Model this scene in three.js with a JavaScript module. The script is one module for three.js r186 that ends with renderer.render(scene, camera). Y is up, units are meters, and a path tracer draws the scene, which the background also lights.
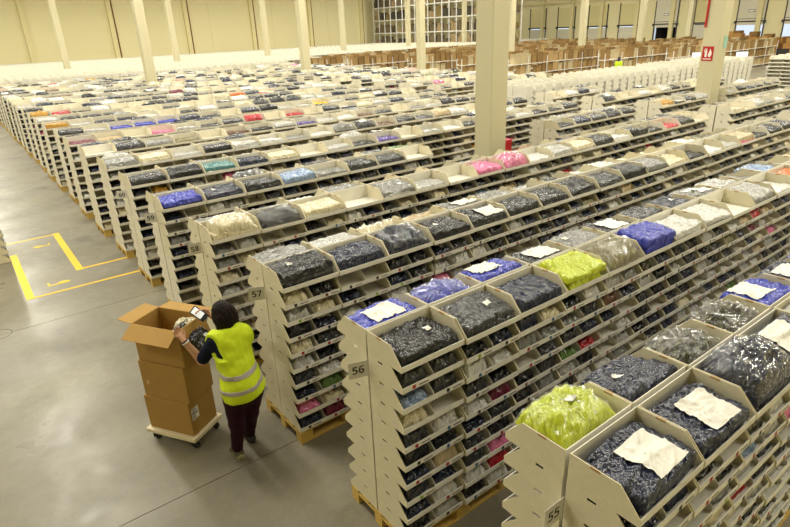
import * as THREE from 'three';
import { MarchingCubes } from 'three/addons/objects/MarchingCubes.js';
import { ImprovedNoise } from 'three/addons/math/ImprovedNoise.js';
import { mergeGeometries, mergeVertices, toCreasedNormals } from 'three/addons/utils/BufferGeometryUtils.js';
import { RectAreaLightUniformsLib } from 'three/addons/lights/RectAreaLightUniformsLib.js';
import { RoundedBoxGeometry } from 'three/addons/geometries/RoundedBoxGeometry.js';

// ------------------------------------------------------------------ camera, light, exposure
const scene = new THREE.Scene();
scene.background = new THREE.Color(0.75, 0.85, 1.0);
const camera = new THREE.PerspectiveCamera(2 * Math.atan(263.5 / 568.37) * 180 / Math.PI, 790 / 527, 0.1, 300);
const CAM = new THREE.Vector3(-2.0086, 3.8659, 1.3171);
const PITCH = 0.3919, ROLL = -0.0427, YAW = 0.6386;
const FWD = new THREE.Vector3(Math.sin(YAW) * Math.cos(PITCH), -Math.sin(PITCH), -Math.cos(YAW) * Math.cos(PITCH));
{
  const right = FWD.clone().cross(new THREE.Vector3(0, 1, 0)).normalize();
  const up = right.clone().cross(FWD);
  const up2 = up.clone().multiplyScalar(Math.cos(ROLL)).addScaledVector(right, -Math.sin(ROLL));
  camera.position.copy(CAM); camera.up.copy(up2); camera.lookAt(CAM.clone().add(FWD)); camera.updateMatrixWorld(true);
}
const renderer = new THREE.WebGLRenderer({ antialias: true });
renderer.toneMapping = THREE.LinearToneMapping;
renderer.toneMappingExposure = 1.07;
renderer.shadowMap.enabled = true;
RectAreaLightUniformsLib.init();
const LAMP_COLOR = new THREE.Color(1.0, 0.965, 0.85), LAMP_RADIANCE = 58;
const LAMP_X = [-10.5, -1.6, 7.5, 16.5, 25.5, 34.5, 43.5, 52.5], LAMP_Z = [3, -7, -17, -27, -37, -47, -57, -66];
const ROOM = { x0: -20, x1: 66, z0: -77.7, z1: 9, h: 11.5 };

// ------------------------------------------------------------------ helpers
function rngOf(seed) { let a = seed >>> 0; return () => { a = a + 0x6D2B79F5 | 0; let t = Math.imul(a ^ a >>> 15, 1 | a); t = t + Math.imul(t ^ t >>> 7, 61 | t) ^ t; return ((t ^ t >>> 14) >>> 0) / 4294967296; }; }
const NZ = new ImprovedNoise();
const noise = (x, y, z) => NZ.noise(x, y, z);
const used = {};
function numbered(name) { if (used[name] === undefined) { used[name] = 0; return name; } used[name]++; return name + '_' + String(used[name]).padStart(3, '0'); }
function shadow(o) { o.traverse(m => { if (m.isMesh) { m.castShadow = true; m.receiveShadow = true; } }); return o; }
function tag(o, label, category, group, kind) { if (label) o.userData.label = label; if (category) o.userData.category = category; if (group) o.userData.group = group; if (kind) o.userData.kind = kind; return o; }
function add(o, label, category, group, kind) { o.name = numbered(o.name); scene.add(shadow(o)); return tag(o, label, category, group, kind); }
function part(name, geo, mat, parent) { const m = new THREE.Mesh(geo, mat); m.name = name; if (parent) parent.add(m); return m; }
function grp(name, x = 0, y = 0, z = 0, ry = 0) { const g = new THREE.Group(); g.name = name; g.position.set(x, y, z); g.rotation.y = ry; return g; }
function bx(w, h, d, x = 0, y = 0, z = 0) { const g = new THREE.BoxGeometry(w, h, d); g.translate(x, y, z); metricUV(g); return g; }
function metricUV(g) { // uv in metres from position and normal
  const p = g.attributes.position, n = g.attributes.normal, u = new Float32Array(p.count * 2);
  for (let i = 0; i < p.count; i++) {
    const ax = Math.abs(n.getX(i)), ay = Math.abs(n.getY(i)), az = Math.abs(n.getZ(i));
    if (ay >= ax && ay >= az) { u[2 * i] = p.getX(i); u[2 * i + 1] = p.getZ(i); }
    else if (ax >= az) { u[2 * i] = p.getZ(i); u[2 * i + 1] = p.getY(i); } else { u[2 * i] = p.getX(i); u[2 * i + 1] = p.getY(i); }
  }
  g.setAttribute('uv', new THREE.BufferAttribute(u, 2)); return g;
}
function merge(list) { return mergeGeometries(list.map(g => { g = g.index ? g.toNonIndexed() : g; for (const k of Object.keys(g.attributes)) if (!['position', 'normal', 'uv'].includes(k)) g.deleteAttribute(k); return g; })); }
function extrudeX(pts, t, hole) { // profile in (z, y), extruded along x from -t/2 to t/2
  const s = new THREE.Shape(pts.map(([z, y]) => new THREE.Vector2(z, y)));
  if (hole) s.holes.push(new THREE.Path(hole.map(([z, y]) => new THREE.Vector2(z, y))));
  const g = new THREE.ExtrudeGeometry(s, { depth: t, bevelEnabled: false });
  g.translate(0, 0, -t / 2); g.rotateY(-Math.PI / 2); // shape x -> +z, depth -> -x
  return metricUV(g);
}
function cyl(r0, r1, h, x, y, z, n = 12, axis) { const g = new THREE.CylinderGeometry(r0, r1, h, n); if (axis === 'x') g.rotateZ(Math.PI / 2); if (axis === 'z') g.rotateX(Math.PI / 2); g.translate(x, y, z); return g; }
function tex(size, fn, srgb, repeat = 1) {
  const d = new Uint8Array(size * size * 4);
  for (let y = 0; y < size; y++) for (let x = 0; x < size; x++) { const c = fn(x / size, y / size), o = (y * size + x) * 4; if (Array.isArray(c)) { d[o] = c[0]; d[o + 1] = c[1]; d[o + 2] = c[2]; } else d[o] = d[o + 1] = d[o + 2] = c; d[o + 3] = 255; }
  const t = new THREE.DataTexture(d, size, size); t.wrapS = t.wrapT = THREE.RepeatWrapping; t.magFilter = THREE.LinearFilter; t.minFilter = THREE.LinearFilter; if (srgb) t.colorSpace = THREE.SRGBColorSpace; t.repeat.set(repeat, repeat); t.needsUpdate = true; return t;
}
// noise that tiles: blend over the period
function tnoise(u, v, f, z) { const a = u * f, b = v * f; const w = (x, y) => noise(x, y, z); const m = (s) => s; const k = u, l = v; return (w(a, b) * (1 - k) + w(a - f, b) * k) * (1 - l) + (w(a, b - f) * (1 - k) + w(a - f, b - f) * k) * m(l); }
const clamp = (x, a, b) => Math.min(b, Math.max(a, x));
const smooth = (a, b, x) => { const t = clamp((x - a) / (b - a), 0, 1); return t * t * (3 - 2 * t); };

const ORD = ['first', 'second', 'third', 'fourth', 'fifth', 'sixth', 'seventh', 'eighth', 'ninth', 'tenth', 'eleventh', 'twelfth', 'thirteenth', 'fourteenth', 'fifteenth', 'sixteenth', 'seventeenth', 'eighteenth', 'nineteenth', 'twentieth'];
const ord = n => n < 20 ? ORD[n] : ['twent', 'thirt', 'fort', 'fift', 'sixt'][Math.floor((n + 1) / 10) - 2] + ((n + 1) % 10 ? 'y-' + ORD[(n + 1) % 10 - 1] : 'ieth');
// ------------------------------------------------------------------ materials
const concreteTex = tex(1024, (u, v) => {
  const a = tnoise(u, v, 5, 1.3), b = tnoise(u, v, 14, 4.1), c = tnoise(u, v, 60, 8.8), d = tnoise(u, v, 200, 2.2), s = tnoise(u + 0.03 * a, v, 9, 17.5);
  const k = 1 + 0.10 * a + 0.08 * b + 0.06 * c + 0.06 * d - 0.16 * smooth(0.12, 0.5, s);
  return [clamp(126 * k, 0, 255), clamp(120 * k, 0, 255), clamp(102 * k * (1 - 0.03 * a), 0, 255)];
}, true, 1 / 6);
const concreteRough = tex(512, (u, v) => clamp(110 + 60 * tnoise(u, v, 6, 3.3) + 40 * tnoise(u, v, 30, 6.1), 0, 255), false, 1 / 5);
const crumple = tex(512, (u, v) => {
  const wx = 0.07 * tnoise(u, v, 4, 31), wy = 0.07 * tnoise(u, v, 4, 37);
  const r1 = 1 - Math.abs(tnoise(u + wx, v + wy, 4, 3)) * 2.6, r2 = 1 - Math.abs(tnoise(u + wy, v - wx, 9, 9)) * 2.4, r3 = 1 - Math.abs(tnoise(u, v, 21, 21)) * 2;
  return clamp(255 * (0.5 * Math.max(0, r1) + 0.38 * Math.max(0, r2) + 0.12 * Math.max(0, r3)), 0, 255);
}, false, 2.6);
const weave = tex(256, (u, v) => 128 + 50 * tnoise(u, v, 40, 5) + 40 * tnoise(u, v, 10, 7), false, 4);
const cardTex = tex(512, (u, v) => { const k = 1 + 0.03 * tnoise(u, v, 6, 2) + 0.035 * tnoise(u, v, 90, 6) + 0.02 * tnoise(u, v, 25, 8); return clamp(244 * k, 0, 255); }, true, 1.1);
const M = {};
const std = (color, roughness = 0.8, extra = {}) => new THREE.MeshStandardMaterial({ color, roughness, ...extra });
M.card = std('#e2d9ba', 0.72, { map: cardTex });
M.cardIn = std('#eeeadc', 0.7, { map: cardTex }); // paler lips and inner faces: light on the bin fronts put into the colour
M.cardMix = std('#e8e1cb', 0.72, { map: cardTex });
M.cardWhite = std('#e6e2d2', 0.72, { map: cardTex });
M.tab = std('#a98a5a', 0.85);
M.brown = std('#b18a45', 0.8, { map: cardTex });

M.paper = std('#eeece4', 0.55);
M.print = std('#55524c', 0.8);
M.wood = std('#d8b45c', 0.75, { map: cardTex });
M.floor = new THREE.MeshStandardMaterial({ color: '#ffffff', map: concreteTex, roughness: 0.9, roughnessMap: concreteRough, bumpMap: concreteRough, bumpScale: 0.0015 });
M.joint = std('#6d675b', 0.95);
M.yellow = std('#ecc400', 0.55);
M.wall = std('#e9dfb0', 0.8);
M.wallTrim = std('#e3d8a4', 0.8);
M.column = std('#cfc7a4', 0.7);
M.ceiling = std('#d8d6cc', 0.9);
M.steel = std('#c9c9c2', 0.45, { metalness: 0.3 });
M.whiteMetal = std('#e4e3dc', 0.5);
M.darkMetal = std('#3b3a38', 0.6);
M.blackRubber = std('#1d1c1b', 0.7);
M.rust = std('#8a5a34', 0.7);
M.red = std('#b5191c', 0.5);
M.doorPanel = std('#d9d4bd', 0.55);
M.doorYellow = std('#ddd29a', 0.7);
M.black = std('#141414', 0.5);
M.teal = std('#9fc9b8', 0.6);
const glow = (c, k) => new THREE.MeshStandardMaterial({ color: '#ffffff', roughness: 0.6, emissive: c, emissiveIntensity: k });
const STICKERS = { red: std('#a5152c', 0.6), black: std('#26221f', 0.6), green: std('#8fae2c', 0.6), blue: std('#1e5a86', 0.6), brown: std('#6a3b2b', 0.6) };
// garments in film: gloss comes from the film, creases are relief
const BAG_COLORS = {
  navy: '#23293f', black: '#17171a', charcoal: '#3a3b3d', grey: '#8d8d88', silver: '#b9b8b2', white: '#dcdbd4', cream: '#dfd4b2', beige: '#c2ad86', olive: '#45432c', camouflage: '#5b5a3a',
  blue: '#3c46b4', 'light blue': '#8ea3c4', lime: '#c6d32a', pink: '#e57fa8', red: '#b5202c', wine: '#74233c', mustard: '#b98a26', yellow: '#e2bb1e', brown: '#6b4a33', orange: '#d9722f', purple: '#5d4d96', teal: '#4f8382', khaki: '#8b8460', green: '#5f7f3e',
};
const mottle = tex(256, (u, v) => { const a = tnoise(u, v, 9, 3), b = tnoise(u, v, 22, 12); return a + 0.5 * b > 0.12 ? 250 : a - b > 0.2 ? 70 : 150; }, true, 3.2);
const bagMat = {};
function bagMaterial(name) {
  if (!bagMat[name]) bagMat[name] = new THREE.MeshPhysicalMaterial({ color: BAG_COLORS[name], roughness: 0.22, ior: 1.65, bumpMap: crumple, bumpScale: 0.03, map: name === 'camouflage' ? mottle : null });
  return bagMat[name];
}
const bagInst = new THREE.MeshPhysicalMaterial({ color: '#ffffff', roughness: 0.27, ior: 1.6, bumpMap: crumple, bumpScale: 0.03 });
M.film = new THREE.MeshPhysicalMaterial({ color: '#ffffff', roughness: 0.1, ior: 1.5, transmission: 1, thickness: 0, bumpMap: crumple, bumpScale: 0.022 });
M.insert = new THREE.MeshPhysicalMaterial({ color: '#e9e6da', roughness: 0.35, bumpMap: crumple, bumpScale: 0.006 });

// ------------------------------------------------------------------ room
{
  const { x0, x1, z0, z1, h } = ROOM, t = 0.3;
  const fl = grp('floor'); tag(fl, 'polished grey concrete hall floor with slab joints', 'floor', null, 'structure');
  part('sub_base', bx(x1 - x0 + 2 * t, 0.2, z1 - z0 + 2 * t, (x0 + x1) / 2, -0.13, (z0 + z1) / 2), M.joint, fl);
  const zj = [z1, 1.75, -3.12, -7.95, -12.8, -17.6, -22.5, -30, -40, -50, -60, -70, z0];
  for (let i = 0; i + 1 < zj.length; i++) for (const [a, b] of [[x0, -3.2], [-3.2, 12], [12, 30], [30, 48], [48, x1]])
    part('slab', bx(b - a - 0.008, 0.03, zj[i] - zj[i + 1] - 0.008, (a + b) / 2, -0.015, (zj[i] + zj[i + 1]) / 2), M.floor, fl);
  fl.name = 'floor'; scene.add(shadow(fl)); used.floor = 0;
  const W = (name, geo, mat, label) => { const m = part(name, geo, mat); scene.add(shadow(m)); tag(m, label, 'wall', null, 'structure'); return m; };
  const wa = grp('wall_back'); tag(wa, 'tall cream panelled wall with pilasters behind the bin rows', 'wall', null, 'structure');
  part('wall_surface', bx(x1 - x0 + 2 * t, h, t, (x0 + x1) / 2, h / 2, z0 - t / 2), M.wall, wa);
  for (let k = -2; k < 7; k++) {
    const px = 7 + 9 * k;
    part('pilaster', bx(0.5, h, 0.35, px, h / 2, z0 + 0.175), M.wallTrim, wa);
    part('panel_joint', bx(0.05, h, 0.03, px + 3.1, h / 2, z0 + 0.01), M.wallTrim, wa);
    if (k !== 0) part('downpipe', cyl(0.07, 0.07, h, px + 0.42, h / 2, z0 + 0.12, 8), M.rust, wa);
  }
  for (const y of [2.6, 5.2, 7.8]) part('panel_seam', bx(x1 - x0, 0.03, 0.012, (x0 + x1) / 2, y, z0 + 0.004), M.wallTrim, wa);
  scene.add(shadow(wa));
  W('wall_front', bx(x1 - x0 + 2 * t, h, t, (x0 + x1) / 2, h / 2, z1 + t / 2), M.wall, 'cream wall closing the hall behind the viewpoint');
  W('wall_left', bx(t, h, z1 - z0, x0 - t / 2, h / 2, (z0 + z1) / 2), M.wall, 'cream wall closing the hall on the aisle side');
  W('ceiling', bx(x1 - x0 + 2 * t, t, z1 - z0 + 2 * t, (x0 + x1) / 2, h + t / 2, (z0 + z1) / 2), M.ceiling, 'pale flat ceiling over the hall').userData.category = 'ceiling';
  // dock wall with openings
  const wd = grp('wall_right'); tag(wd, 'cream wall with a line of loading dock doors', 'wall', null, 'structure');
  const doorZ = [-55.9, -51.2, -46.4, -42.0, -37.4, -32.8, -28.3, -23.8, -19.2, -14.6].map(z => z + 1.35), half = 1.4, lin = 3.0;
  const openOnes = { 4: 1, 6: 2, 7: 2 };
  part('wall_surface', bx(t, h - lin, z1 - z0, x1 + t / 2, (h + lin) / 2, (z0 + z1) / 2), M.wall, wd);
  let prev = z0;
  for (const z of doorZ) { part('wall_pier', bx(t, lin, z - half - prev, x1 + t / 2, lin / 2, (z - half + prev) / 2), M.wall, wd); prev = z + half; }
  part('wall_pier', bx(t, lin, z1 - prev, x1 + t / 2, lin / 2, (z1 + prev) / 2), M.wall, wd);
  for (let k = 0; k < 11; k++) part('pilaster', bx(0.3, h, 0.45, x1 - 0.15, h / 2, -58.3 + 4.6 * k + (k % 2 ? 0 : 0.2)), M.wallTrim, wd);
  for (const y of [6.1, 6.9]) part('rail_trim', bx(0.2, 0.18, z1 - z0, x1 - 0.1, y, (z0 + z1) / 2), M.wallTrim, wd);
  scene.add(shadow(wd));
  doorZ.forEach((z, k) => {
    const d = grp('door_' + (k + 1), x1, 0, z);
    const open = openOnes[k] || 0;
    for (const s of [-1, 1]) part('guide_rail', bx(0.1, 5.6, 0.1, -0.06, 2.8, s * (half - 0.05)), M.darkMetal, d);
    part('lintel', bx(0.1, 0.12, 2 * half, -0.1, lin + 0.1, 0), M.darkMetal, d);
    const lift = open ? 2.75 : 0;
    if (open) {
      const p = part('door_leaf', bx(0.06, 3.0, 2 * half - 0.1, -0.05, lift + 1.5, 0), M.doorPanel, d);
      part('window_pane', bx(0.03, 0.25, 0.6, -0.08, lift + 1.35, 0), M.darkMetal, p);
      part('window_pane', bx(0.032, 0.16, 0.5, -0.083, lift + 1.35, 0), M.paper, p);
      part('panel_seam', bx(0.02, 0.05, 2 * half - 0.1, -0.08, lift + 0.6, 0), M.darkMetal, p);
    } else {
      const p = part('door_leaf', bx(0.06, 2.9, 2 * half - 0.1, -0.05, 1.45, 0), M.doorPanel, d);
      for (const y of [0.6, 1.2, 1.8, 2.4]) part('panel_seam', bx(0.012, 0.03, 2 * half - 0.12, -0.08, y, 0), M.steel, p);
      part('upper_panel', bx(0.04, 2.4, 2 * half - 0.2, -0.03, lin + 1.3, 0), M.doorYellow, d);
    }
    part('hinge_block', bx(0.2, 0.25, 0.2, -0.15, lin + 0.05, -half), M.darkMetal, d);
    part('hinge_block', bx(0.2, 0.25, 0.2, -0.15, lin + 0.05, half), M.darkMetal, d);
    tag(d, open ? 'loading dock door raised halfway, ' + ord(k) + ' from the racking' : 'closed loading dock door, ' + ord(k) + ' from the racking', 'dock door', null, 'structure');
    scene.add(shadow(d));
  });
  // outside the docks: added dark box makes one opening dark, others show open yard
  const tr = part('added_trailer', merge([bx(8, 0.1, 2.9, 4.4, -0.05, 0), bx(8, 0.1, 2.9, 4.4, 3.2, 0), bx(8, 3.2, 0.08, 4.4, 1.6, -1.45), bx(8, 3.2, 0.08, 4.4, 1.6, 1.45), bx(0.08, 3.3, 2.9, 8.4, 1.6, 0)]), M.darkMetal);
  tr.position.set(x1 + 0.3, 0, doorZ[4]); add(tr, 'added dark box outside an open dock door, making the opening dark', 'added_trailer');
}

// ceiling lamps: fitting, glowing diffuser and an area light just below it
{
  const housing = bx(0.6, 0.12, 6.1, 0, 0.06, 0), diff = bx(0.5, 0.03, 6, 0, -0.015, 0);
  const gm = glow(LAMP_COLOR, 2.0);
  let n = 0;
  for (const x of LAMP_X) for (const z of LAMP_Z) {
    if (z > 0 && x < 5) continue; // none over the head of the main aisle
    const g = grp('ceiling_lamp', x, 10.4, z);
    part('housing', housing, M.whiteMetal, g); part('diffuser', diff, gm, g);
    for (const s of [-2, 2]) part('hanger', cyl(0.012, 0.012, 1.0, 0, 0.62, s, 6), M.steel, g);
    add(g, 'long white strip lamp hung under the ceiling', 'lamp', 'strip lamps under the ceiling');
    const l = new THREE.RectAreaLight(LAMP_COLOR, LAMP_RADIANCE, 0.5, 6); l.position.set(x, 10.36, z); l.rotation.x = -Math.PI / 2; l.castShadow = true; scene.add(l);
    n++;
  }
}

// columns
const COLUMNS = [];
{
  const geo = w => { const s = new THREE.Shape(), a = w / 2, c = 0.02; s.moveTo(-a + c, -a); s.lineTo(a - c, -a); s.lineTo(a, -a + c); s.lineTo(a, a - c); s.lineTo(a - c, a); s.lineTo(-a + c, a); s.lineTo(-a, a - c); s.lineTo(-a, -a + c); const g = new THREE.ExtrudeGeometry(s, { depth: ROOM.h, bevelEnabled: false }); g.rotateX(-Math.PI / 2); return metricUV(g); };
  const g47 = geo(0.46), g56 = geo(0.48);
  const zs = [-6.84, -30.5, -54.3], names = ['second', 'third', 'fourth', 'fifth', 'sixth', 'seventh'];
  zs.forEach((z, r) => {
    for (let k = 0; k < 7; k++) {
      const x = 6.6 + 9 * k; if (r === 0 && k > 1) continue;
      const big = r === 0 && k === 1;
      const c = grp('concrete_column', x, 0, z);
      part('shaft', big ? g56 : g47, M.column, c);
      COLUMNS.push([x, z, big ? 0.48 : 0.46]);
      let label;
      if (r === 0) label = big ? 'cream concrete column carrying a red fire sign and a red pipe' : 'cream concrete column standing in a gap of row fifty-nine';
      else label = (r === 1 ? 'cream column amid the far bin rows, ' : 'slim far cream column in front of the back wall, ') + (k === 0 ? 'first' : names[k - 1]) + ' from the left wall';
      add(c, label, 'column');
    }
  });
  // red fire sign, pipe and green notice on the second near column
  const c = document.createElement('canvas'); c.width = 128; c.height = 160; const q = c.getContext('2d');
  q.fillStyle = '#b3141c'; q.fillRect(0, 0, 128, 160); q.fillStyle = '#f3efe6'; q.fillRect(16, 134, 96, 10);
  q.fillRect(30, 44, 26, 74); q.fillRect(38, 28, 10, 18); q.fillRect(24, 24, 30, 8); q.fillRect(20, 28, 7, 40); // extinguisher
  q.beginPath(); q.moveTo(86, 22); q.quadraticCurveTo(118, 66, 108, 96); q.quadraticCurveTo(104, 118, 84, 118); q.quadraticCurveTo(64, 112, 70, 84); q.quadraticCurveTo(80, 66, 86, 22); q.fill();
  const st = new THREE.CanvasTexture(c); st.colorSpace = THREE.SRGBColorSpace;
  const sx = 15.6 - 0.24;
  const sg = new THREE.BoxGeometry(0.012, 0.38, 0.3); const sm = new THREE.Mesh(sg, [M.red, new THREE.MeshStandardMaterial({ map: st, roughness: 0.5 }), M.red, M.red, M.red, M.red]); sm.name = 'fire_sign';
  sm.position.set(sx - 0.008, 2.86, -6.84 - 0.03); add(sm, 'red fire extinguisher sign on the cream column', 'sign');
  const rp = part('sprinkler_pipe', cyl(0.03, 0.03, 7.6, 0, 0, 0, 10), M.red); rp.position.set(sx - 0.035, 3.55 + 3.8, -6.84 - 0.2); add(rp, 'thin red pipe running down the cream column', 'pipe');
  const gn = part('notice', bx(0.2, 0.3, 0.01), M.teal); gn.position.set(15.6 + 0.1, 3.15, -6.84 + 0.247); add(gn, 'pale green notice on the column with the fire sign', 'notice');
  // extinguisher cabinet beside the near column
  const ec = grp('fire_cabinet', 7.0, 0.95, -6.84 + 0.02);
  part('cabinet_body', bx(0.24, 0.7, 0.3, 0, 0.35, 0), M.red, ec); part('cabinet_door', bx(0.2, 0.62, 0.015, 0, 0.35, 0.158), M.red, ec); part('handle', bx(0.03, 0.08, 0.02, 0.06, 0.36, 0.175), M.steel, ec);
  ec.position.x = 6.6 + 0.235 + 0.12; add(ec, 'red fire extinguisher cabinet mounted on the cream column', 'cabinet');
}

// floor marks
{
  const L = (name, x0, z0, x1, z1, w, label) => { const len = Math.hypot(x1 - x0, z1 - z0); const m = part(name, bx(len, 0.003, w, 0, 0.0015, 0), M.yellow); m.position.set((x0 + x1) / 2, 0.0003, (z0 + z1) / 2); m.rotation.y = -Math.atan2(z1 - z0, x1 - x0); add(m, label, 'floor marking', 'yellow floor lines'); };
  L('floor_line', -1.76, -11.72, -1.76, -9.06, 0.12, 'wide yellow floor stripe next to the left bin stack');
  L('floor_line', -0.87, -12.68, -0.87, -9.92, 0.12, 'wide yellow floor stripe between the two thin cross lines');
  L('floor_line', -1.70, -9.09, 0.2, -9.09, 0.06, 'long thin yellow floor line running under row sixty');
  L('floor_line', -0.81, -9.97, 0.2, -9.97, 0.06, 'thin yellow floor line leading to the second row beyond row fifty-nine');
  L('floor_line', -1.95, -12.6, -0.93, -12.6, 0.06, 'thin yellow floor line behind the left bin stack');
  const truck = (x, z, s, label) => { // painted hand pallet truck
    const sh = new THREE.Shape(); sh.moveTo(0, 0); sh.lineTo(0, 0.26); sh.lineTo(0.05, 0.26); sh.lineTo(0.05, 0.07); sh.lineTo(0.24, 0.07); sh.quadraticCurveTo(0.3, 0.2, 0.42, 0.17); sh.lineTo(0.56, 0.1); sh.lineTo(0.56, 0.03); sh.quadraticCurveTo(0.44, -0.05, 0.3, 0.0); sh.closePath();
    const g = new THREE.ExtrudeGeometry(sh, { depth: 0.003, bevelEnabled: false }); g.rotateX(-Math.PI / 2); metricUV(g);
    const m = part('floor_pictogram', g, M.yellow); m.position.set(x, 0.0003, z); m.scale.set(s, 1, Math.abs(s)); add(m, label, 'floor marking', 'yellow floor pictograms');
  };
  truck(-1.45, -9.45, 0.62, 'small yellow painted pictogram beside the long thin yellow line');
  truck(-1.08, -11.9, -0.55, 'small yellow painted pictogram inside the far corner of the marked path');
  const ring = part('drain_cover', (() => { const g = new THREE.TorusGeometry(0.165, 0.008, 6, 40); g.rotateX(Math.PI / 2); return g; })(), M.joint); ring.position.set(-2.29, 0.0, -7.98); ring.scale.y = 0.3; add(ring, 'round drain rim set in the concrete floor', 'drain');
}

// ------------------------------------------------------------------ bins
const W = 0.594, PITCH_X = 0.6, TIER = 0.172, Y0 = 0.15, TIERS = 10, ROWP = 1.711, T = 0.006;
const SIDE = [[0.002, 0], [0.4, 0], [0.4, 0.043], [0.283, 0.1712], [0.002, 0.1712]];
const G = {};
G.side = extrudeX(SIDE, T, [[0.125, 0.128], [0.177, 0.128], [0.177, 0.146], [0.125, 0.146]]); // with hand-hole
G.sidePlain = extrudeX(SIDE, T);
G.base = bx(W - 2 * T, T, 0.39, 0, T / 2, 0.199);
G.back = bx(W - 2 * T, 0.165, T, 0, 0.0855, 0.006);
G.lip = bx(W - 2 * T, 0.043, T, 0, 0.0215, 0.397);
G.divider = extrudeX([[0.01, T], [0.385, T], [0.385, 0.05], [0.29, 0.135], [0.01, 0.135]], 0.004);
G.tab = bx(0.010, 0.012, 0.055, 0, 0.1712 - 0.006, 0.15);
G.sticker = bx(0.028, 0.03, 0.0012);
G.print = bx(0.085, 0.008, 0.0012);
const binProto = {};
function makeBin(top) {
  const g = grp('cardboard_bin');
  for (const s of [-1, 1]) {
    const p = part('side_panel', top ? G.sidePlain : G.side, M.card, g); p.position.x = s * (W / 2 - T / 2);
    if (top) part('tab', G.tab, M.tab, p);
  }
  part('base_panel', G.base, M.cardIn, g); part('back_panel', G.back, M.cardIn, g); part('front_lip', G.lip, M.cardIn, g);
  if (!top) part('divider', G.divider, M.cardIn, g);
  return g;
}
binProto.top = makeBin(true); binProto.low = makeBin(false);
const sideL = G.side.clone().translate(-(W / 2 - T / 2), 0, 0), sideR = G.side.clone().translate(W / 2 - T / 2, 0, 0);
const binMergedTop = merge([sideL.clone(), sideR.clone(), G.base.clone(), G.back.clone(), G.lip.clone()]);
const binMergedLow = merge([sideL.clone(), sideR.clone(), G.base.clone(), G.back.clone(), G.lip.clone(), G.divider.clone()]);

// bags: a pillow surface with folds; s,t in -1..1
function bagSurface(seed, w, d, h, puff) {
  const r = rngOf(seed * 7919 + 13), o = r() * 50, dir = r() * 3, k1 = 0.5 + r() * 0.8;
  const folds = [0, 1, 2].map(() => { const a = r() * 6.28, q = (r() - 0.5) * 0.9; return [Math.cos(a), Math.sin(a), q, 0.004 + 0.009 * r()]; });
  return (s, t) => {
    const cs = Math.cos(dir), sn = Math.sin(dir);
    const edge = 1 - 0.05 * noise(s * 2 + o, t * 2, 1) - (puff ? 0.1 : 0.03) * Math.abs(s * t);
    const x = s * w / 2 * edge + 0.012 * noise(t * 3 + o, s, 5), z = t * d / 2 * (1 - 0.05 * noise(s * 2.5, t + o, 3) - 0.04 * s * s * t * t);
    const e = puff === 2 ? 4 : puff ? 3 : 12, k = puff === 2 ? 0.6 : puff ? 0.5 : 0.4;
    const prof = Math.pow(Math.max(0, 1 - Math.pow(Math.abs(s), e)), k) * Math.pow(Math.max(0, 1 - Math.pow(Math.abs(t), e)), k);
    const lump = 0.85 + (puff ? 0.3 : 0.22) * noise(s * 1.2 + o, t * 1.2, 7) + (puff ? 0.22 : 0.10) * noise(s * 2.6 + o, t * 2.6, 9);
    const a = (s * cs + t * sn), b = (-s * sn + t * cs);
    const rid = (1 - Math.abs(noise(a * 1.3 + o, b * 3.6 * k1, 11)) * 3.4), rid2 = 1 - Math.abs(noise(a * 3.4 + o, b * 5.5, 13)) * 3;
    let wr = (puff ? 0.024 : 0.014) * Math.max(0, rid) + 0.007 * Math.max(0, rid2);
    for (const [fx, fy, q, up] of folds) wr += up * smooth(-0.04, 0.04, s * fx + t * fy - q + 0.12 * noise(s * 2 + o, t * 2, 17));
    return [x, Math.max(0.002, h * prof * lump + wr * smooth(0, 0.55, prof)), z];
  };
}
function surfGeo(f, nx, nz, s0 = -1, s1 = 1, t0 = -1, t1 = 1, lift = 0, closed = true) {
  const P = [], I = [], U = [];
  const warp = q => closed ? Math.sign(q) * (1 - Math.pow(1 - Math.abs(q), 1.6)) : q; // finer near the rim
  for (let j = 0; j <= nz; j++) for (let i = 0; i <= nx; i++) {
    const s = s0 + (s1 - s0) * i / nx, t = t0 + (t1 - t0) * j / nz, p = f(warp(s), warp(t));
    P.push(p[0], p[1] + lift, p[2]); U.push(p[0], p[2] + p[1] * 0.5);
  }
  for (let j = 0; j < nz; j++) for (let i = 0; i < nx; i++) { const a = j * (nx + 1) + i, b = a + 1, c = a + nx + 1, d = c + 1; I.push(a, c, b, b, c, d); }
  if (closed) {
    const rim = []; for (let i = 0; i <= nx; i++) rim.push(i); for (let j = 1; j <= nz; j++) rim.push(j * (nx + 1) + nx); for (let i = nx - 1; i >= 0; i--) rim.push(nz * (nx + 1) + i); for (let j = nz - 1; j > 0; j--) rim.push(j * (nx + 1));
    const n0 = P.length / 3; for (const k of rim) { P.push(P[3 * k], 0, P[3 * k + 2]); U.push(U[2 * k], U[2 * k + 1]); }
    const cI = P.length / 3; P.push(0, 0, 0); U.push(0, 0);
    for (let k = 0; k < rim.length; k++) { const k2 = (k + 1) % rim.length; I.push(rim[k], rim[k2], n0 + k, rim[k2], n0 + k2, n0 + k); I.push(n0 + k, n0 + k2, cI); }
  }
  const g = new THREE.BufferGeometry(); g.setAttribute('position', new THREE.Float32BufferAttribute(P, 3)); g.setAttribute('uv', new THREE.Float32BufferAttribute(U, 2)); g.setIndex(I); g.computeVertexNormals(); return g;
}
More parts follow.
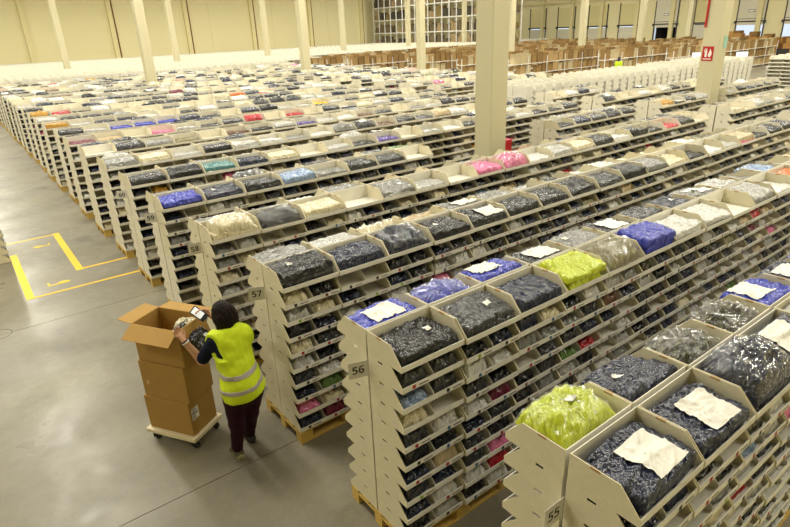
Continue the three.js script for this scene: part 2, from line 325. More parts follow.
function paperGeo(f, w, d, s0, s1, t0, t1) { // a flat sheet resting on the bag
  const g = (s, t) => { let a = 0, m = 0; for (const i of [-1, 0, 1]) for (const j of [-1, 0, 1]) a += f(clamp(s + i * 0.16, -0.93, 0.93), clamp(t + j * 0.16, -0.93, 0.93))[1] / 9; m = f(s, t)[1]; return [s * w / 2, Math.max(a, m) + 0.009, t * d / 2]; };
  return surfGeo(g, 26, 22, s0, s1, t0, t1, 0, false);
}
const VARIANTS = { full: [], half: [], puff: [] };
{
  for (let i = 0; i < 6; i++) { const f = bagSurface(i + 1, 0.54, 0.355, 0.052, false); VARIANTS.full.push({ g: surfGeo(f, 34, 24), lo: surfGeo(f, 16, 11), film: surfGeo((s, t) => { const p = f(s, t); return [p[0] * 1.03, p[1] + 0.005 + 0.010 * Math.max(0, 1 - Math.abs(noise(s * 4 + i, t * 3.5, 40)) * 3), p[2] * 1.03]; }, 34, 24), paper: paperGeo(f, 0.54, 0.355, -0.8 + 0.12 * (i % 3), 0.22 + 0.12 * (i % 3), -0.84, 0.55), tag: paperGeo(f, 0.53, 0.35, 0.3, 0.5, -0.1, 0.22), h: 0.062 }); }
  for (let i = 0; i < 6; i++) { const f = bagSurface(i + 21, 0.268, 0.362, 0.07, 2); VARIANTS.half.push({ g: surfGeo(f, 22, 24), lo: surfGeo(f, 10, 12), paper: paperGeo(f, 0.268, 0.362, -0.66, 0.6, -0.6, 0.6), tag: paperGeo(f, 0.268, 0.362, 0.1, 0.5, 0.3, 0.6), h: 0.075 }); }
  for (let i = 0; i < 5; i++) { const f = bagSurface(i + 41, 0.51, 0.365, 0.11, true); VARIANTS.puff.push({ g: surfGeo(f, 36, 28), lo: surfGeo(f, 16, 12), film: surfGeo((s, t) => { const p = f(s, t); return [p[0] * 1.04, p[1] + 0.005 + 0.008 * Math.max(0, 1 - Math.abs(noise(s * 6 + i, t * 6, 44)) * 3), p[2] * 1.04]; }, 34, 26), paper: paperGeo(f, 0.49, 0.355, -0.5, 0.25, -0.5, 0.5), tag: paperGeo(f, 0.49, 0.355, 0.1, 0.36, -0.2, 0.12), h: 0.115 }); }
}
// what lies in the top bins, read off the photograph: row, side, stack -> list of bags [colour, form, extra]
const TOPS = {};
function tops(row, side, from, list) { list.forEach((e, i) => { TOPS[row + side + (from + i)] = e; }); }
const N = (...c) => c.map(x => typeof x === 'string' ? { c: x } : x);
const pp = c => ({ c, paper: 1 }), tg = c => ({ c, tagged: 1 }), pf = c => ({ c, form: 'puff' }), pft = c => ({ c, form: 'puff', tagged: 1 });
tops(0, 'F', 0, [N('navy', pp('navy')), N('navy', pp('navy')), N('navy', 'navy', pf('navy')), N('navy', pp('navy')), N('black', 'silver'), N('navy')]);
tops(0, 'B', 0, [N(pf('lime'), pft('lime')), N('navy', tg('navy')), N('camouflage', pf('camouflage')), N('olive', pf('camouflage')), N('blue', pp('blue')), N('navy', pp('navy')), N('grey', pp('blue')), N('white')]);
tops(1, 'F', 0, [N('black', tg('black')), N('charcoal', tg('charcoal')), N('navy', 'navy'), N(pf('lime'), 'lime'), N('grey', pf('khaki')), N('blue', tg('blue'), 'blue'), N('white', 'white'), N('silver', 'white'), [], N('grey', 'silver'), N('white'), N('silver', 'orange'), N('grey')]);
tops(1, 'B', 0, [N('blue', pp('blue')), N('blue', pf('blue')), N('blue', pp('blue')), N('charcoal', pp('charcoal')), N('black', tg('grey')), N('navy', pp('black')), N('navy', 'charcoal'), N('navy', tg('navy')), N('grey', pp('grey')), N('white', 'silver'), N('grey'), N('grey', 'light blue'), N('silver')]);
tops(2, 'F', 0, [N('black', 'charcoal', tg('black')), N('navy', 'navy'), N('navy', pf('navy')), N('black', tg('black')), N('charcoal', pp('charcoal')), N('charcoal', 'charcoal'), N('black', 'charcoal'), N('charcoal', 'black'), N('grey', 'charcoal'), N('black', 'black'), N('charcoal', 'grey'), N('cream'), N('black'), N('white'), N('silver')]);
tops(2, 'B', 0, [N('silver', 'grey'), N('silver', 'silver'), N(pf('cream')), N('beige'), N('silver', pp('grey')), N('silver', 'grey'), N('grey'), N('charcoal'), N('white'), N('cream', 'white'), N('cream'), N('cream'), []]);
tops(3, 'F', 0, [N('cream', 'cream', pf('cream')), N('black', pf('black')), N('white', 'cream'), [], N('silver', tg('grey')), N('silver'), [], N('pink', 'pink'), N('pink', pf('pink')), N('white'), N('white', 'silver'), N('silver', 'cream'), N('black', 'black'), N('white'), N('charcoal', 'black'), N('black'), N('red')]);
tops(3, 'B', 0, [N('grey'), N('navy'), N('white'), N('charcoal', 'grey'), N('beige'), [], N('charcoal'), N('grey'), [], N('red'), N('white'), N('blue'), N('silver')]);
tops(4, 'F', 0, [N('navy', 'blue'), N('navy', tg('navy')), N('navy', 'charcoal'), N('silver', 'light blue'), N('grey'), N('charcoal', 'charcoal'), N('charcoal', 'black'), [], N('charcoal'), N('yellow', 'mustard'), N('white'), N('white', 'silver'), N('blue')]);
tops(5, 'F', 0, [N('black', 'charcoal'), N('black', 'black'), N('white', 'teal'), N('light blue', 'navy'), N('white', 'cream'), [], N('silver'), N('charcoal'), N('purple'), [], N('silver'), N('white'), N('charcoal'), N('charcoal', 'black'), N('charcoal'), N('silver'), N('black'), N('charcoal')]);
tops(6, 'F', 0, [N('silver', 'grey'), N('white', 'cream'), N('silver'), N('black', 'black'), N('silver', 'silver'), N('white'), N('grey'), N('white')]);
tops(7, 'F', 0, [[], N('olive', 'charcoal'), N('khaki', 'grey'), N('khaki'), [], N('brown')]);
tops(8, 'F', 0, [N('wine'), N('beige'), [], N('pink'), N('silver')]);
tops(9, 'F', 1, [N('silver'), N('blue'), N('blue'), N('blue'), N('blue', 'navy'), N('navy')]);
tops(10, 'F', 0, [N('yellow', 'mustard'), N('silver'), N('navy'), N('navy')]);
tops(12, 'F', 1, [N('red'), N('olive')]);
tops(14, 'F', 9, [N('red', 'wine')]); tops(12, 'F', 11, [N('yellow', 'orange')]); tops(9, 'F', 12, [N('yellow')]); tops(8, 'F', 9, [N('red')]); tops(7, 'F', 8, [N('purple')]);

const ROW_DX = [0, -0.048, -0.06, -0.064, -0.089, -0.065];
const ROWS = 23;
const rowZ = i => -ROWP * i, rowX = i => ROW_DX[i] !== undefined ? ROW_DX[i] : -0.07 + 0.06 * noise(i * 1.7, 3.3, 1) ;
function rowEnd(i) { return i < 6 ? 20 : i === 6 ? 15.2 : i < 9 ? 11.5 : 19; }
function stackSkipped(i, x) {
  if (x > 11.5 && x < 12.6) return true;               // cross aisle
  if (i === 4 && x > 5.0 && x < 8.2) return true;       // gap round the near column
  const z = rowZ(i);
  for (const [cx, cz, w] of COLUMNS) if (Math.abs(x - cx) < w / 2 + 0.33 && Math.abs(z - cz) < w / 2 + 0.45) return true;
  return false;
}
const v3 = (x, y, z) => new THREE.Vector3(x, y, z);
function pix(p) { const q = p.clone().applyMatrix4(camera.matrixWorldInverse); if (q.z > -0.1) return null; return [395 + 568.37 * q.x / -q.z, 263.5 - 568.37 * q.y / -q.z, -q.z]; }
camera.matrixWorldInverse.copy(camera.matrixWorld).invert();
function hidden(p, own) { // behind a nearer bin row?
  for (let j = 0; j < own; j++) for (const dz of [0.4, 0.15, -0.15, -0.4]) {
    const z = rowZ(j) + dz; if (z <= p.z || z >= CAM.z) continue;
    const k = (z - CAM.z) / (p.z - CAM.z), y = CAM.y + (p.y - CAM.y) * k, x = CAM.x + (p.x - CAM.x) * k;
    if (y < Y0 + TIERS * TIER && x > rowX(j) && !stackSkipped(j, x)) return true;
  }
  return false;
}
const inFrame = (q, m = 12) => q && q[0] > -m && q[0] < 790 + m && q[1] > -m && q[1] < 527 + m;

const STOCK = ['white', 'black', 'silver', 'navy', 'charcoal', 'black', 'navy', 'cream', 'grey', 'white', 'black', 'charcoal', 'silver', 'navy', 'black', 'charcoal'], ODD = ['red', 'olive', 'light blue', 'beige', 'pink', 'mustard', 'brown', 'beige', 'khaki', 'wine', 'khaki', 'green'];
const pickColor = rr => rr() < 0.09 ? ODD[Math.floor(rr() * ODD.length)] : STOCK[Math.floor(rr() * STOCK.length)];
const bins = [], bags = [], pallets = [];
for (let i = 0; i < ROWS; i++) {
  const x0 = rowX(i), n = Math.floor((rowEnd(i) - x0) / PITCH_X);
  for (let c = 0; c < n; c++) {
    const x = x0 + PITCH_X * (c + 0.5); if (stackSkipped(i, x)) continue;
    const start = c === 0 || stackSkipped(i, x - PITCH_X);
    for (const side of ['F', 'B']) {
      const r = rngOf(i * 9973 + c * 131 + (side === 'F' ? 7 : 3));
      const jz = r() * 0.022, sg = side === 'F' ? 1 : -1;
      for (let k = 0; k < TIERS; k++) {
        const top = k === TIERS - 1;
        const rr = rngOf(i * 9973 + c * 131 + (side === 'F' ? 7 : 3) + k * 77771);
        // stacks far down the rows only show their upper tiers
        if (i > 8 && k < TIERS - 4 && c > 2) continue;
        const b = { i, c, side, k, top, x, y: Y0 + k * TIER, z: rowZ(i) + sg * (jz + 0.004 * rr()), ry: side === 'F' ? 0 : Math.PI, start };
        const front = v3(x, b.y + 0.1, b.z + sg * 0.38), end = v3(x - 0.3, b.y + 0.1, b.z + sg * 0.2);
        const q = pix(front), q2 = pix(end);
        const seeFront = side === 'F' && inFrame(q) && !hidden(front, i), seeEnd = start && inFrame(q2) && !hidden(end, i), seeTop = top && inFrame(pix(v3(x, b.y + 0.17, b.z + sg * 0.2)), 30) && !hidden(v3(x, b.y + 0.25, b.z + sg * 0.2), i);
        const dist = CAM.distanceTo(front);
        b.score = (seeFront || seeEnd || seeTop) ? (top ? 2.2 : 1) * (seeFront && seeEnd ? 1.4 : 1) / (dist * dist) : 0;
        b.seen = b.score > 0; b.open = seeFront || seeTop;
        bins.push(b);
        // contents
        const cols = top ? null : [];
        const put = (o) => { bags.push({ b, ...o, score: (seeFront || seeTop) ? (top ? 2.4 : 1) / (dist * dist) : 0 }); };
        if (top) {
          let list = TOPS[i + side + c];
          if (list === undefined) {
            const pick = () => pickColor(rr);
            const e = rr(); list = e < 0.13 ? [] : e < 0.55 ? N({ c: pick(), paper: rr() < 0.12, tagged: rr() < 0.2 }) : N(pick(), { c: pick(), form: rr() < 0.25 ? 'puff' : 'full', paper: rr() < 0.12, tagged: rr() < 0.2 });
          }
          let y = T + 0.002;
          
          list.forEach((e, n2) => {
            const form = e.form || 'full', vs = VARIANTS[form], v = Math.floor(rr() * vs.length), sy = 0.85 + 0.35 * rr(), tilt = n2 ? 0.03 + 0.1 * rr() : 0;
            put({ form, v, color: e.c, paper: e.paper, tagged: e.tagged, lx: (rr() - 0.5) * (n2 ? 0.03 : 0.01), ly: y + 0.15 * Math.sin(tilt) * 0.6, lz: 0.2 + (n2 ? (rr() - 0.35) * 0.03 : 0), ry: (rr() < 0.5 ? 0 : Math.PI) + (rr() - 0.5) * (n2 ? 0.12 : 0.03), sx: 0.99 + 0.05 * rr(), sy, sz: 0.98 + 0.04 * rr(), tilt, n: n2, of: list.length });
            y += vs[v].h * sy * 0.8;
          });
        } else {
          for (const s of [-1, 1]) {
            const e = rr(); if (e < 0.12) continue;
            const color = pickColor(rr), v = Math.floor(rr() * 6);
            put({ form: 'half', v, color, paper: rr() < 0.07, tagged: rr() < 0.12, lx: s * 0.146, ly: T + 0.009, lz: 0.2, ry: (rr() - 0.5) * 0.1 + (rr() < 0.5 ? Math.PI : 0), sx: 0.92 + 0.06 * rr(), sy: 0.6 + 0.85 * rr(), sz: 0.9 + 0.1 * rr(), tilt: (rr() - 0.3) * 0.12, half: s * sg, n: 0, of: 1 });
          }
        }
      }
    }
    if (start || c % 2 === 0) { }
  }
}
bins.sort((a, b) => b.score - a.score); bins.forEach((b, n) => { b.solo = n < 300 && b.score > 0; });
bags.sort((a, b) => b.score - a.score); bags.forEach((b, n) => { b.solo = n < 300 && b.score > 0; });
const TENS = ['fifty', 'sixty', 'seventy', 'eighty'], ONES = ['', '-one', '-two', '-three', '-four', '-five', '-six', '-seven', '-eight', '-nine'];
const spell = n => TENS[Math.floor(n / 10) - 5] + ONES[n % 10];
const rowName = i => 'row ' + spell(55 + i);
const facing = b => b.side === 'F' ? (b.i === 0 ? 'outward' : spell(54 + b.i)) : spell(56 + b.i);
const tierName = b => b.top ? 'top tier' : ord(TIERS - 1 - b.k) + ' tier from top';
const STK = Object.values(STICKERS);
const stuffBins = { top: [], low: [] };
for (const b of bins) {
  const m = new THREE.Matrix4().makeRotationY(b.ry).setPosition(b.x, b.y, b.z); b.m = m;
  if (!b.solo) { stuffBins[b.top ? 'top' : 'low'].push(m); continue; }
  const g = (b.top ? binProto.top : binProto.low).clone(); g.name = 'cardboard_bin';
  g.position.set(b.x, b.y, b.z); g.rotation.y = b.ry;
  if (!b.top && b.side === 'F') {
    const r = rngOf(b.i * 31 + b.c * 1009 + b.k * 57);
    for (const s of [-1, 1]) if (r() < 0.75) {
      const st = part('sticker', G.sticker, STK[[0, 1, 1, 0, 1, 2, 3, 1, 4, 0][Math.floor(r() * 10)]], g); st.position.set(s * 0.15 - 0.05 + 0.06 * r(), 0.0215, 0.4012);
      const pr = part('printed_code', G.print, M.print, g); pr.position.set(st.position.x + 0.09, 0.02, 0.4012);
    }
  }
  add(g, 'cream bin of ' + rowName(b.i) + ' facing ' + facing(b) + ', ' + ord(b.c) + ' stack, ' + tierName(b), 'bin', 'cardboard bins of ' + rowName(b.i));
}
function stuff(name, geo, mat, mats, colors, label, category) {
  if (!mats.length) return;
  const im = new THREE.InstancedMesh(geo, mat, mats.length); mats.forEach((m, k) => { im.setMatrixAt(k, m); if (colors) im.setColorAt(k, colors[k]); });
  im.name = name; add(im, label, category, null, 'stuff');
}
stuff('bin_stock', binMergedTop, M.cardMix, stuffBins.top, null, 'open top bins of the far and hidden cardboard stacks', 'bins');
stuff('bin_stock', binMergedLow, M.cardMix, stuffBins.low, null, 'lower tiers of the far and hidden cardboard bin stacks', 'bins');
// bags
{
  const lists = {};
  const papers = { full: {}, half: {}, puff: {} };
  for (const a of bags) {
    const V = VARIANTS[a.form][a.v];
    const loc = new THREE.Matrix4().compose(v3(a.lx, a.ly, a.lz), new THREE.Quaternion().setFromEuler(new THREE.Euler(a.tilt, a.ry, 0)), v3(a.sx, a.sy, a.sz));
    const m = a.b.m.clone().multiply(loc);
    if (!a.solo) {
      if (a.b.i > 5 && !a.b.top && !a.b.seen) continue;
      const key = a.form + a.v; (lists[key] = lists[key] || { V, m: [], c: [], pm: [], tm: [] });
      lists[key].m.push(m); lists[key].c.push(new THREE.Color(BAG_COLORS[a.color]));
      if (a.paper) lists[key].pm.push(m); continue;
    }
    const o = new THREE.Mesh(V.g, bagMaterial(a.color)); o.name = 'bagged_garment'; m.decompose(o.position, o.quaternion, o.scale);
    if (a.paper) part('paper_insert', V.paper, M.insert, o);
    if (a.tagged) part('paper_tag', V.tag, M.paper, o);
    if (a.b.top && a.b.i < 5 && V.film && a.form === 'puff' && a.n === a.of - 1) part('plastic_film', V.film, M.film, o);
    const where = a.b.top ? (a.of > 1 ? (a.n === a.of - 1 ? ', uppermost' : a.n === 0 ? ', lowest' : ', middle') + ' in bin' : ', alone in top bin') : ', ' + ord(TIERS - 1 - a.b.k) + ' tier, half ' + (a.half < 0 ? 'toward' : 'beyond') + ' row end';
    const what = a.color + (a.b.top ? ' bagged garment' : ' polybag') + (a.paper && a.b.top ? ' with paper' : '');
    add(o, what + ' in ' + rowName(a.b.i) + ' facing ' + (a.b.side === 'F' ? (a.b.i === 0 ? 'outward' : spell(54 + a.b.i)) : spell(56 + a.b.i)) + ', ' + ord(a.b.c) + ' stack' + where, 'garment', 'bagged garments in ' + rowName(a.b.i));
  }
  for (const k of Object.keys(lists)) {
    stuff('garment_stock', lists[k].V.lo, bagInst, lists[k].m, lists[k].c, 'many bagged garments filling the farther bins', 'garments');
    stuff('paper_stock', lists[k].V.paper, M.insert, lists[k].pm, null, 'white paper inserts on the farther bagged garments', 'papers');
  }
}
// pallets under the stacks
{
  const deck = bx(1.2, 0.022, 0.1), stringer = bx(0.14, 0.022, 0.8), block = bx(0.14, 0.078, 0.1), foot = bx(1.2, 0.022, 0.1);
  const proto = grp('wooden_pallet');
  for (const z of [-0.345, -0.19, 0, 0.19, 0.345]) { const m = part('deck_board', deck, M.wood, proto); m.position.set(0.6, 0.135, z); }
  for (const x of [0.07, 0.6, 1.13]) { const m = part('stringer', stringer, M.wood, proto); m.position.set(x, 0.112, 0); for (const z of [-0.345, 0, 0.345]) { const q = part('block', block, M.wood, proto); q.position.set(x, 0.061, z); } }
  for (const z of [-0.345, 0, 0.345]) { const m = part('foot_board', foot, M.wood, proto); m.position.set(0.6, 0.011, z); }
  const far = [];
  const merged = merge([...[-0.345, -0.19, 0, 0.19, 0.345].map(z => bx(1.2, 0.022, 0.12, 0.6, 0.135, z)), ...[0.07, 0.6, 1.13].map(x => bx(0.14, 0.1, 0.8, x, 0.072, 0)), ...[-0.345, 0, 0.345].map(z => bx(1.2, 0.022, 0.1, 0.6, 0.011, z))]);
  for (let i = 0; i < ROWS; i++) {
    const x0 = rowX(i), n = Math.floor((rowEnd(i) - x0) / PITCH_X);
    for (let c = 0, rank = 0; c < n; c++) {
      if (stackSkipped(i, x0 + PITCH_X * (c + 0.5))) continue;
      const two = c + 1 < n && !stackSkipped(i, x0 + PITCH_X * (c + 1.5));
      const solo = rank < 3 && (i < 5 ? true : rank < 1) && two;
      if (solo) { const p = proto.clone(); p.name = 'wooden_pallet'; p.position.set(x0 + PITCH_X * c, 0.001, rowZ(i)); add(p, 'pale wooden pallet under ' + rowName(i) + ', ' + ord(rank) + ' from the aisle end', 'pallet', 'wooden pallets under the rows'); }
      else far.push(new THREE.Matrix4().makeScale(two ? 1 : 0.5, 1, 1).setPosition(x0 + PITCH_X * c, 0.001, rowZ(i)));
      rank++; if (two) c++;
    }
  }
  stuff('pallet_stock', merged, M.wood, far, null, 'wooden pallets under the remaining bin stacks', 'pallets');
}
// row number signs
{
  const spots = [[0, 1.515, 0.005], [1, 1.555, 0.3], [2, 1.57, 0.38], [3, 1.56, 0.05], [4, 1.55, 0.2], [5, 1.54, 0.2]]; // row, height, turn
  for (const [i, y, turn] of spots) {
    const c = document.createElement('canvas'); c.width = 256; c.height = 230; const q = c.getContext('2d'); q.fillStyle = '#dcdad4'; q.fillRect(0, 0, 256, 230); q.fillStyle = '#333236'; q.font = 'bold 150px sans-serif'; q.textAlign = 'center'; q.textBaseline = 'middle'; q.fillText(String(55 + i), 128, 118);
    const t = new THREE.CanvasTexture(c); t.colorSpace = THREE.SRGBColorSpace;
    const pm = new THREE.MeshStandardMaterial({ map: t, roughness: 0.6 });
    const m = new THREE.Mesh(new THREE.BoxGeometry(0.15, 0.135, 0.003).translate(-0.0755, 0, 0), [M.paper, M.paper, M.paper, M.paper, pm, M.paper]); m.name = 'row_sign';
    m.position.set(rowX(i) - 0.0035, y, rowZ(i)); m.rotation.y = -turn; add(m, 'white paper sign reading ' + spell(55 + i) + ' sticking out from a row end', 'sign');
  }
}
// ------------------------------------------------------------------ empty white bins stacked in blocks
{
  const stackGeo = n => { const L = []; for (let k = 0; k < n; k++) { for (const s of [-1, 1]) L.push(G.side.clone().translate(s * (W / 2 - T / 2), k * TIER, 0)); L.push(G.back.clone().translate(0, k * TIER, 0)); L.push(bx(W - 2 * T, 0.05, T, 0, k * TIER + 0.025, 0.397)); L.push(bx(W - 2 * T, T, 0.39, 0, k * TIER + T / 2, 0.2)); } return merge(L); };
  const full = stackGeo(11);
  const mats = [], far = [];
  // block beyond the cross aisle: side panels look down the hall
  const r = rngOf(99);
  for (let x = 13.3; x < 30; x += 0.5) for (let z = -11.9; z > -14.3; z -= 0.62) mats.push(new THREE.Matrix4().makeRotationY(Math.PI / 2).setPosition(x + 0.02 * r(), 0.02 + (r() < 0.1 ? -0.17 : 0), z));
  for (let z = -4; z > -11; z -= 0.61) for (let x = 30.5; x < 34; x += 0.9) mats.push(new THREE.Matrix4().makeRotationY(-Math.PI / 2).setPosition(x + 0.4, 0.02, z));
  // near edge of the far block, profiles side on
  for (let x = 0.2; x < 19; x += 0.5) for (let z = -39.6; z > -43; z -= 0.62) far.push(new THREE.Matrix4().makeRotationY(Math.PI / 2).setPosition(x, 0.02 + 0.05 * r(), z));
  for (let z = -44; z > -76.5; z -= 1.0) for (let x = 0.5; x < 62; x += 0.6) { if (z > -50 && x > 24) continue; let ok = true; for (const [cx, cz] of COLUMNS) if (Math.abs(cx - x) < 0.6 && Math.abs(cz - z) < 0.7) ok = false; if (ok && r() < 0.97) far.push(new THREE.Matrix4().setPosition(x, 0.02, z)); }
  stuff('empty_bin_stock', full, M.cardWhite, mats, null, 'closely packed stacks of empty white bins beyond the cross aisle', 'bins');
  stuff('empty_bin_stock', full, M.cardWhite, far, null, 'stacks of empty white bins filling the far hall', 'bins');
  // one stack of bins at the left edge of the main aisle
  for (let k = 0; k < 10; k++) { const b = binProto.low.clone(); b.name = 'cardboard_bin'; b.position.set(-2.22, 0.004 + k * TIER, -11.62); b.rotation.y = Math.PI / 2; add(b, 'cream bin in the lone stack across the aisle, ' + (k === 9 ? 'top tier' : ord(9 - k) + ' tier from top'), 'bin', 'bins of the lone stack across the aisle'); }
}
// ------------------------------------------------------------------ carton shelving
{
  const list = [], r = rngOf(4242);
  const cg = []; // carton forms: open box with flaps
  for (let k = 0; k < 4; k++) {
    const w = 0.5, d = 0.38, h = 0.36, a = [1.35, 1.5, 1.25, 1.42][k], L = [bx(w, h, 0.008, 0, h / 2, d / 2), bx(w, h, 0.008, 0, h / 2, -d / 2), bx(0.008, h, d, w / 2, h / 2, 0), bx(0.008, h, d, -w / 2, h / 2, 0), bx(w, 0.008, d, 0, 0.1, 0)];
    for (const s of [-1, 1]) { const f = bx(w, 0.006, d / 2, 0, 0, s * d / 4); f.rotateX(s * -a); f.translate(0, h, s * d / 2); L.push(f); const f2 = bx(d / 2, 0.006, d, s * d / 4, 0, 0); f2.rotateZ(s * a); f2.translate(s * w / 2, h, 0); L.push(f2); }
    cg.push(merge(L));
  }
  const bm = ['#aa8b57', '#9a7a47', '#b89a68', '#8c6e40', '#c6b48c'].map(c => std(c, 0.85, { map: cardTex }));
  const shelfRows = [[-19, 36, 52], [-22, 33, 54], [-25, 27, 56], [-28.2, 26, 58], [-33.5, 26, 58], [-37, 23, 58], [-40.5, 21, 58], [-43.5, 25, 58]];
  shelfRows.forEach(([z, x0, x1], n) => {
    const g = grp('carton_shelf', x0, 0, z);
    const len = x1 - x0, up = [];
    for (const y of [0.12, 0.75, 1.38]) part('shelf_board', bx(len, 0.035, 0.5, len / 2, y, 0), M.whiteMetal, g);
    for (let x = 0; x <= len + 0.01; x += len / Math.round(len / 2)) for (const s of [-0.24, 0.24]) { const p = part('upright', bx(0.04, 1.8, 0.04, x, 0.9, s), M.whiteMetal, g); }
    add(g, 'long white shelf unit filled with brown cartons, ' + ord(n) + ' from the near bins', 'shelf', 'shelf units of brown cartons');
    for (const y of [0.1395, 0.7695, 1.3995]) for (let x = x0 + 0.35; x < x1 - 0.3; x += 0.56) {
      if (r() < 0.08) continue;
      const s = 0.85 + 0.2 * r(); list.push({ m: new THREE.Matrix4().compose(v3(x, y, z), new THREE.Quaternion().setFromEuler(new THREE.Euler(0, (r() - 0.5) * 0.1, 0)), v3(s, s * (y > 1 ? 1.15 : 0.95), s)), k: Math.floor(r() * 4), c: Math.floor(r() * 5), p: v3(x, y + 0.2, z), n, y });
    }
  });
  for (const a of list) { const q = pix(a.p); a.score = inFrame(q, 0) ? (a.y > 1 ? 2 : a.y > 0.5 ? 1 : 0.1) / (q[2] * q[2]) : 0; }
  list.sort((a, b) => b.score - a.score);
  const rest = {}; const solo = list.slice(0, 260);
  for (const a of solo) a.rank = solo.filter(b => b.n === a.n && b.y === a.y && b.p.x < a.p.x).length;
  list.forEach((a, i) => {
    if (i < 260) { const o = new THREE.Mesh(cg[a.k], bm[a.c]); o.name = 'brown_carton'; a.m.decompose(o.position, o.quaternion, o.scale); add(o, ord(a.rank) + ' open carton along the ' + (a.y > 1 ? 'upper' : a.y > 0.5 ? 'middle' : 'lower') + ' board of the ' + ord(a.n) + ' carton shelf', 'carton', 'cartons on the ' + ord(a.n) + ' carton shelf, ' + (a.y > 1 ? 'upper' : a.y > 0.5 ? 'middle' : 'lower') + ' board'); }
    else { const k = a.k + '_' + a.c; (rest[k] = rest[k] || []).push(a.m); }
  });
  for (const k of Object.keys(rest)) stuff('carton_stock', cg[+k[0]], bm[+k[2]], rest[k], null, 'brown cartons on the more distant shelf boards', 'cartons');
}
// high pallet rack along the dock side
{
  const z0 = -75.6, z1 = -47.3, x = 53, g = grp('pallet_rack', x, 0, z0), len = z1 - z0, r = rngOf(77);
  const n = 20;
  for (let k = 0; k <= n; k++) for (const dx of [0, 1.1]) part('upright', bx(0.1, 9.6, 0.1, dx, 4.8, len * k / n), M.whiteMetal, g);
  const levels = [0.1, 1.6, 3.24, 5.0, 6.75, 8.5];
  for (const y of levels) for (const dx of [0, 1.1]) part('beam', bx(0.06, 0.13, len, dx, y, len / 2), M.whiteMetal, g);
  add(g, 'tall white pallet rack by the dock wall', 'rack');
  const cm = ['#6e6248', '#8a7747', '#a8916a', '#4c463a', '#7c6d52', '#94835f'].map(c => std(c, 0.85, { map: cardTex }));
  const loads = [new RoundedBoxGeometry(0.95, 1, 1, 2, 0.03), merge([bx(0.9, 0.6, 0.95, 0, -0.2, 0), bx(0.7, 0.4, 0.6, 0, 0.3, -0.1)]), merge([bx(0.9, 0.9, 0.45, 0, -0.05, -0.25), bx(0.9, 0.75, 0.45, 0, -0.125, 0.25)])];
  loads.forEach(metricUV);
  for (const y of levels.slice(1, 5)) for (let k = 0; k < n; k++) {
    if (r() < 0.1) continue;
    const h = 0.75 + 0.6 * r(), o = new THREE.Mesh(loads[Math.floor(r() * 3)], cm[Math.floor(r() * 6)]); o.name = 'pallet_load';
    const w = len / n * (0.7 + 0.18 * r()); o.scale.set(1, h, w); o.position.set(x + 0.55, y + 0.065 + h / 2, z0 + len * (k + 0.5) / n);
    add(o, 'boxed load in the tall rack, ' + ord(k) + ' bay from the back wall, ' + ord(levels.indexOf(y)) + ' level', 'load', 'loads in the tall rack');
  }
}
